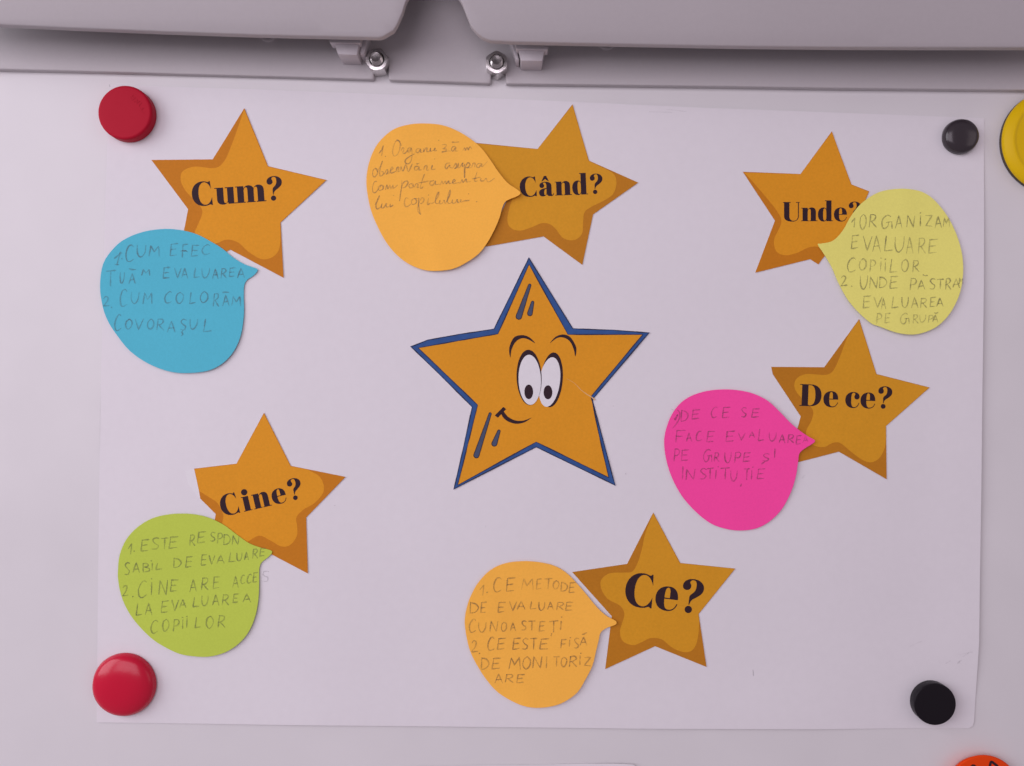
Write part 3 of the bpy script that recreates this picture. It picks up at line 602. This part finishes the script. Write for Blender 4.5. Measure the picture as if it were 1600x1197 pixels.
CUR = [[(145, 325), (175, 285), (190, 245), (180, 300), (172, 350)],
 [(325, 190), (297, 240), (283, 300), (290, 345), (315, 350), (345, 310), (358, 250), (350, 205), (322, 195), (345, 205), (372, 250)],
 [(365, 300), (385, 270), (395, 282), (385, 320), (405, 326), (430, 300)],
 [(470, 270), (440, 275), (430, 305), (455, 310), (470, 275), (475, 330), (470, 390), (445, 428), (415, 425), (408, 395), (440, 365), (500, 330)],
 [(560, 280), (525, 280), (515, 310), (535, 318), (560, 285), (560, 310), (580, 315)],
 [(595, 275), (590, 310), (612, 275), (625, 275), (622, 308), (655, 302)], [(660, 270), (655, 300), (680, 300), (700, 280)], [(705, 268), (697, 300), (722, 295)],
 [(775, 240), (810, 235), (815, 255), (785, 280), (815, 280), (810, 305), (770, 312), (800, 304), (860, 300)],
 [(910, 255), (880, 260), (868, 290), (885, 302), (910, 265), (910, 300), (935, 300)], [(870, 212), (905, 215), (945, 212)],
 [(980, 298), (1000, 268), (1007, 295), (1025, 268), (1037, 290), (1047, 266), (1060, 262), (1070, 285)],
 [(110, 470), (85, 500), (85, 545), (105, 558), (130, 525), (128, 485), (110, 470)], [(130, 510), (165, 440), (180, 400), (165, 450), (150, 520), (160, 550), (185, 540), (190, 510), (170, 505)],
 [(200, 530), (225, 485), (235, 510), (220, 530), (245, 525)], [(255, 500), (285, 475), (275, 460), (260, 490), (270, 520), (310, 505)],
 [(315, 500), (330, 465), (345, 470), (335, 505), (355, 500)], [(365, 455), (385, 502), (410, 435)], [(420, 450), (440, 508), (478, 430)],
 [(540, 455), (505, 460), (500, 490), (525, 492), (545, 460), (545, 490), (570, 488)], [(515, 425), (530, 430), (550, 420)],
 [(590, 490), (605, 450), (625, 455), (620, 490), (645, 490)], [(680, 440), (670, 485), (710, 480)],
 [(855, 420), (820, 425), (805, 460), (820, 478), (850, 440), (855, 465), (885, 470)], [(885, 470), (910, 425), (920, 455), (900, 475), (930, 465)],
 [(940, 420), (930, 460), (950, 465), (980, 420), (975, 460)], [(1000, 430), (995, 500), (1000, 570), (1005, 470), (1030, 420), (1050, 435), (1035, 465), (1010, 465)],
 [(1070, 465), (1085, 425), (1105, 430), (1098, 465)], [(1160, 425), (1125, 435), (1120, 462), (1145, 465), (1170, 430), (1175, 460), (1230, 405)],
 [(125, 605), (100, 610), (82, 660), (85, 710), (110, 715), (140, 680)], [(165, 640), (140, 665), (150, 695), (185, 680), (185, 650), (165, 640)],
 [(210, 690), (225, 640), (235, 680), (255, 640), (265, 680), (285, 640), (290, 675), (330, 640)],
 [(375, 590), (370, 680), (358, 760), (352, 800), (362, 700), (385, 625), (420, 600), (435, 620), (410, 660), (380, 670)],
 [(465, 625), (445, 645), (455, 670), (485, 660), (485, 630), (465, 625)], [(500, 665), (515, 630), (535, 635), (530, 665), (550, 660)],
 [(600, 530), (575, 600), (560, 670), (590, 660)], [(540, 620), (590, 612), (640, 600)],
 [(695, 595), (660, 605), (655, 635), (685, 640), (710, 600), (710, 635), (745, 630)], [(760, 630), (775, 600), (785, 630), (810, 600), (815, 630), (840, 600), (845, 625), (870, 620)],
 [(870, 620), (905, 600), (895, 585), (880, 605), (890, 625), (940, 615)], [(960, 620), (975, 585), (985, 615), (1015, 580), (1020, 610), (1060, 605)],
 [(1125, 510), (1105, 570), (1100, 605), (1130, 600)], [(1075, 580), (1110, 575), (1150, 565)], [(1165, 575), (1160, 600), (1190, 600), (1215, 575), (1225, 605), (1250, 610), (1300, 575)],
 [(105, 840), (140, 780), (150, 745), (130, 790), (115, 850), (130, 880), (165, 860)], [(175, 820), (170, 865), (195, 865), (220, 825), (222, 860), (245, 855)], [(260, 830), (255, 858), (290, 840)],
 [(440, 775), (415, 770), (400, 810), (410, 855), (440, 850), (470, 825)], [(495, 775), (470, 800), (480, 835), (515, 820), (515, 785), (495, 775)],
 [(545, 770), (540, 830), (550, 900), (560, 935), (530, 890), (545, 820), (575, 770), (595, 785), (580, 820), (555, 825)], [(640, 770), (630, 835), (660, 820)],
 [(700, 810), (735, 750), (740, 710), (715, 760), (710, 820), (735, 825)], [(755, 790), (750, 825), (775, 825), (795, 790), (800, 820)],
 [(815, 815), (850, 740), (855, 690), (835, 740), (830, 810), (855, 825)], [(880, 785), (878, 820), (905, 820), (925, 785), (930, 815), (950, 810)], [(965, 785), (960, 812), (1000, 800), (1050, 795)]]
Zq = zoomer(570, 190, 6.4)
JOIN = []
for a, b in zip(CUR, CUR[1:]):
    p, q_ = a[-1], b[0]
    if 4 < math.hypot(q_[0] - p[0], q_[1] - p[1]) < 62 and q_[0] > p[0] - 10 and abs(q_[1] - p[1]) < 48:
        JOIN.append([p, ((p[0] + q_[0]) / 2 + 3, (p[1] + q_[1]) / 2 + 6), q_])
write(n_or1, h_or1, [(Zq(s), True, random.uniform(.75, 1.0)) for s in CUR] + [(Zq(s), True, .6, .85) for s in JOIN] +
      [(Zq([(x - 4, y - 3), (x + 4, y + 4)]), False, .9, 1.2) for x, y in ((210, 355), (742, 195), (700, 380), (292, 745), (640, 740), (1040, 730), (1120, 810))], 2.0)

# ---------------------------------------------------------------- magnets
def round_prof(r0, r1, h, er, n=7):
    p = [(r0 * 0.97, 0.0), (r0, 0.0004)]
    p += [(r1 - er + er * cos(pi / 2 * k / n), h - er + er * sin(pi / 2 * k / n)) for k in range(n + 1)]
    p += [(r1 * 0.5, h), (r1 * 0.15, h)]
    return p
def dome_prof(r, rim, h, n=16, p=2.4):
    out = [(r * 0.96, 0.0), (r, 0.0005), (r, rim)]
    for k in range(1, n + 1):
        t = k / n; rr = r * (1 - t) ; out.append((max(rr, r * 0.012), rim + (h - rim) * (1 - (rr / r) ** p) ** (1 / p * 1.15)))
    return out
G = 'round magnets at the corners of the sheet'
def magnet(px, h, label, group=G):
    x, z = M(px[0], px[1], h)
    t = bpy.data.objects.new('magnet', None); t.empty_display_size = 0.01; COL.objects.link(t); t.location = (x, 0, z)
    tagit(t, label, 'magnet', group); return t, x, z
t, x, z = magnet((195.5, 176), 0.0056, 'matt flat red magnet at the upper left of the sheet')
hb = hp(x, z)
lathe('cap', round_prof(0.0129, 0.01285, 0.0056, 0.0013), x, z, m_red, t, h0=hb)
# faint moulded letters near the rim
Zr = zoomer(140, 120, 9.975)
emb = [[(640, 330), (690, 290)], [(640, 330), (675, 370), (725, 330)], [(665, 310), (700, 352)], [(700, 400), (750, 365), (735, 420), (790, 385)],
       [(770, 450), (820, 415)], [(745, 425), (790, 470)], [(790, 500), (835, 560)], [(800, 530), (850, 490)]]
V = []; F = []
for s in emb:
    for a, b in zip(Zr(s), Zr(s)[1:]):
        dx, dy = b[0] - a[0], b[1] - a[1]; L = math.hypot(dx, dy); nx, ny = -dy / L * 0.75, dx / L * 0.75
        q = [M(a[0] + nx, a[1] + ny, .0056), M(a[0] - nx, a[1] - ny, .0056), M(b[0] - nx, b[1] - ny, .0056), M(b[0] + nx, b[1] + ny, .0056)]
        k = len(V); V += [(p[0], hb + 0.0055, p[1]) for p in q] + [(p[0], hb + 0.00572 + len(V) * 2e-7, p[1]) for p in q]
        F += [(k, k + 1, k + 2, k + 3), (k + 7, k + 6, k + 5, k + 4)] + [(k + i, k + (i + 1) % 4, k + 4 + (i + 1) % 4, k + 4 + i) for i in range(4)]
fix_normals(link('moulded_lettering', V, F, m_red, t, smooth=False))
t, x, z = magnet((195.3, 1069), 0.0012, 'glossy domed red magnet at the lower left of the sheet')
lathe('cap', dome_prof(0.01510, 0.0014, 0.0066), x, z, m_redgloss, t, h0=hp(x, z), wob=0.004)
t, x, z = magnet((1500.3, 213.8), 0.0018, 'small glossy domed black magnet at the upper right of the sheet')
lathe('cap', dome_prof(0.00835, 0.0022, 0.0052), x, z, m_blackgloss, t, h0=hp(x, z), wob=0.010)
t, x, z = magnet((1461, 1100.4), 0.0052, 'matt flat black magnet at the lower right of the sheet')
lathe('cap', round_prof(0.0098, 0.0099, 0.0050, 0.0004), x, z, m_black, t, h0=hp(x, z))
t, x, z = magnet((1645.5, 221), 0.0024, 'large flat yellow magnet cut by the right edge of the view', 'magnets beside the sheet')
lathe('backing', [(0.0240, 0), (0.0245, 0.0003), (0.0245, 0.0016), (0.0240, 0.0020)], x, z, m_darkrim, t, seg=96)
lathe('cap', [(0.0240, 0.0018), (0.0246, 0.0022), (0.0246, 0.0034), (0.0240, 0.0042), (0.0212, 0.0058), (0.0204, 0.0059), (0.0198, 0.0056), (0.0190, 0.0056), (0.01, 0.0056), (0.003, 0.0056)], x, z, m_yellow, t, seg=96)
t, x, z = magnet((1537, 1238), 0.0050, 'orange magnet with a black drawing, cut by the bottom edge of the view', 'magnets beside the sheet')
lathe('cap', round_prof(0.0152, 0.0175, 0.0052, 0.0008), x, z, m_orange, t, seg=96)
Zo = zoomer(1460, 1130, 11.43)
def line_up(strokes, w, h):
    V = []; F = []
    for s in strokes:
        pts = catmull(Zo(s), n=5); b0 = len(V)
        for i, p in enumerate(pts):
            a = pts[max(0, i - 1)]; c = pts[min(len(pts) - 1, i + 1)]; dx, dy = c[0] - a[0], c[1] - a[1]; L = math.hypot(dx, dy) or 1
            for sg in (-1, 1):
                q = M(p[0] - dy / L * w * sg, p[1] + dx / L * w * sg, h); V.append((q[0], h + 0.00006 + len(V) * 1e-8, q[1]))
        F += [(b0 + 2 * i, b0 + 2 * i + 1, b0 + 2 * i + 3, b0 + 2 * i + 2) for i in range(len(pts) - 1)]
    return V, F
V, F = line_up([[(985, 830), (995, 740), (1015, 690), (1060, 715), (1130, 775), (1160, 850)], [(640, 830), (665, 775), (700, 758), (740, 790), (760, 850)]], 2.0, 0.0052)
o = link('printed_drawing', V, F, m_ink, t, smooth=False); fix_up(o)

# ---------------------------------------------------------------- the clamp along the top
clamp = thing('flipchart_clamp', (690, 60), 'grey plastic clamp rail across the top, with a bell-shaped gap and two bolts', 'clamp')
# back plate with two slots
HPL = 0.0034
plate = [(-120, 105), (0, 108), (150, 111.5), (300, 115.5), (450, 119.5), (582, 123.5), (584, 122), (584, 94), (607, 94), (607, 122.5), (609, 124.5), (700, 127.5), (764, 130), (767, 128.5), (767, 98), (790, 98), (790, 129), (792, 130.5),
         (900, 132), (1100, 134.5), (1300, 137.5), (1600, 140.5), (1740, 142), (1740, -190), (-120, -190)]
def h_plate(x, z): return HPL + 0.0003 * sin(x * 14)
pl = sheet('back_plate', plate, h_plate, 0.0030, m_plate, 0.006, clamp, h0=HPL, edge=0.0006)
# moulded front bar
HB = 0.024
Zb = zoomer(500, 0, 4)
gap_l = [(593, 61.2)] + Zb([(385, 243), (405, 237), (440, 219), (465, 207), (487, 178), (508, 140), (526, 105), (545, 50), (575, 0)]) + [(651, -30), (664, -52)]
gap_r = [(692, -52), (704, -25)] + Zb([(855, 0), (890, 50), (905, 85), (922, 125), (945, 180), (985, 225), (1030, 252), (1065, 263)])
barp = [(-120, 36), (0, 42), (120, 47), (250, 52), (400, 57), (540, 60)] + gap_l + [(678, -58)] + gap_r + [(800, 67.5), (900, 69.5), (1000, 71.5), (1150, 74.3), (1300, 76), (1450, 76.8), (1600, 77.2), (1740, 77), (1740, -150), (-120, -150)]
zb0 = M(800, 66, HB)[1]
def h_bar(x, z):
    d = max(0, z - zb0 + 0.020 * x + 0.004)
    return HB + 0.010 * (1 - exp(-d / 0.022))
br = sheet('front_bar', barp, h_bar, 0.0026, m_bar, 0.005, clamp, h0=HB, edge=0.0006)
# unseen flange from bar to plate, added to block light from above
zt = M(0, -140, HB)[1]
box('top_light_block', [(-0.28, 0.033, zt - .002), (0.28, 0.033, zt - .002), (0.28, 0.033, zt + .001), (-0.28, 0.033, zt + .001)],
    [(-0.28, 0.002, zt - .002), (0.28, 0.002, zt - .002), (0.28, 0.002, zt + .001), (-0.28, 0.002, zt + .001)], m_plate, clamp)
def q(pts, h): return [(M(x, y, h)[0], h, M(x, y, h)[1]) for x, y in pts]
# the two clips under the bar
def clip(lip, body, ear):
    c = bpy.data.objects.new('clip', None); COL.objects.link(c); c.parent = clamp
    def part(n, f, b, hf_, hb_, bv):
        V = q(f, hf_); V2 = q(b, hb_)
        V = [(x, h, z) for x, h, z in V]; base = clamp.location
        return V, V2
    allV = []; allF = []
    bm = bmesh.new()
    for (f, hf_, hb_, grow) in ((lip, 0.0165, 0.010, 0.0), (body, 0.0150, HPL - .001, 0.0), (ear, 0.0120, HPL - .001, 0.0)):
        A = q(f, hf_); B = [(x, hb_, z) for x, h, z in A]
        vs = [bm.verts.new((x, h, z)) for x, h, z in A + B]
        for ff in [(0, 1, 2, 3), (7, 6, 5, 4)] + [(i, i + 4, (i + 1) % 4 + 4, (i + 1) % 4) for i in range(4)]: bm.faces.new([vs[i] for i in ff])
    bmesh.ops.recalc_face_normals(bm, faces=bm.faces)
    bmesh.ops.bevel(bm, geom=bm.edges[:], offset=0.0005, segments=2, affect='EDGES', profile=0.5)
    bm.verts.index_update()
    V = [tuple(v.co) for v in bm.verts]; F = [tuple(v.index for v in f.verts) for f in bm.faces]; bm.free()
    bpy.data.objects.remove(c)
    o = link('clip', V, F, m_clip, clamp); auto_sharp(o, 40)
clip(Zb([(52, 215), (258, 215), (252, 270), (60, 268)]), Zb([(78, 240), (250, 240), (232, 345), (112, 340)]), Zb([(262, 215), (302, 215), (278, 335), (246, 338)]))
clip(Zb([(1218, 240), (1432, 245), (1425, 312), (1226, 308)]), Zb([(1232, 262), (1414, 262), (1390, 382), (1256, 380)]), Zb([(1182, 235), (1214, 235), (1246, 378), (1224, 372)]))
# bolts: hex nut and threaded stud
def bolt(px, py, rot):
    cx, cz = M(px, py, 0.0085)
    V = []; F = []; seg = 72; R = 0.0057
    def hexr(a):
        a = (a - rot) % (pi / 3) - pi / 6
        return R * cos(pi / 6) / cos(a)
    rc = R * 0.90
    def ring(fr, fh):
        b = len(V)
        for k in range(seg):
            a = 2 * pi * k / seg; r = fr(a); V.append((cx + r * cos(a), fh(r), cz + r * sin(a)))
        return b
    h0 = HPL - 0.003; h1 = 0.0084
    rings = [ring(hexr, lambda r: h0), ring(hexr, lambda r: h1 - max(0, r - rc) * 0.9), ring(lambda a: min(hexr(a), rc), lambda r: h1), ring(lambda a: 0.0036, lambda r: h1), ring(lambda a: 0.0033, lambda r: h1 - 0.0005), ring(lambda a: 0.0030, lambda r: h1 - .0006)]
    for a, b in zip(rings, rings[1:]):
        for k in range(seg): F.append((a + k, a + (k + 1) % seg, b + (k + 1) % seg, b + k))
    nut = link('nut', V, F, m_steel, clamp); auto_sharp(nut, 25)
    prof = [(0.0026, 0.0072), (0.0026, 0.0078)]
    h = 0.0078
    while h < 0.0100: prof += [(0.0029, h + .0002), (0.0025, h + 0.0005)]; h += 0.0007
    prof += [(0.0028, h + .0001), (0.0028, h + 0.0003), (0.0023, h + 0.0007), (0.0018, h + .00065), (0.0008, h + 0.0005)]
    lathe('stud', prof, cx, cz, m_stud, nut, seg=40, sharp=30)
bolt(588.5, 92.5, 0.15); bolt(776, 97, 0.55)
# half-hidden moulded bosses on the plate
for px, py in ((419.5, 52), (948, 65)):
    cx, cz = M(px, py, HPL)
    lathe('boss', [(0.0043, HPL - .001), (0.0043, HPL + .0009), (0.0039, HPL + .0012), (0.0030, HPL + .0012), (0.0027, HPL + .0009), (0.001, HPL + .0009)], cx, cz, m_plate, clamp, seg=40)
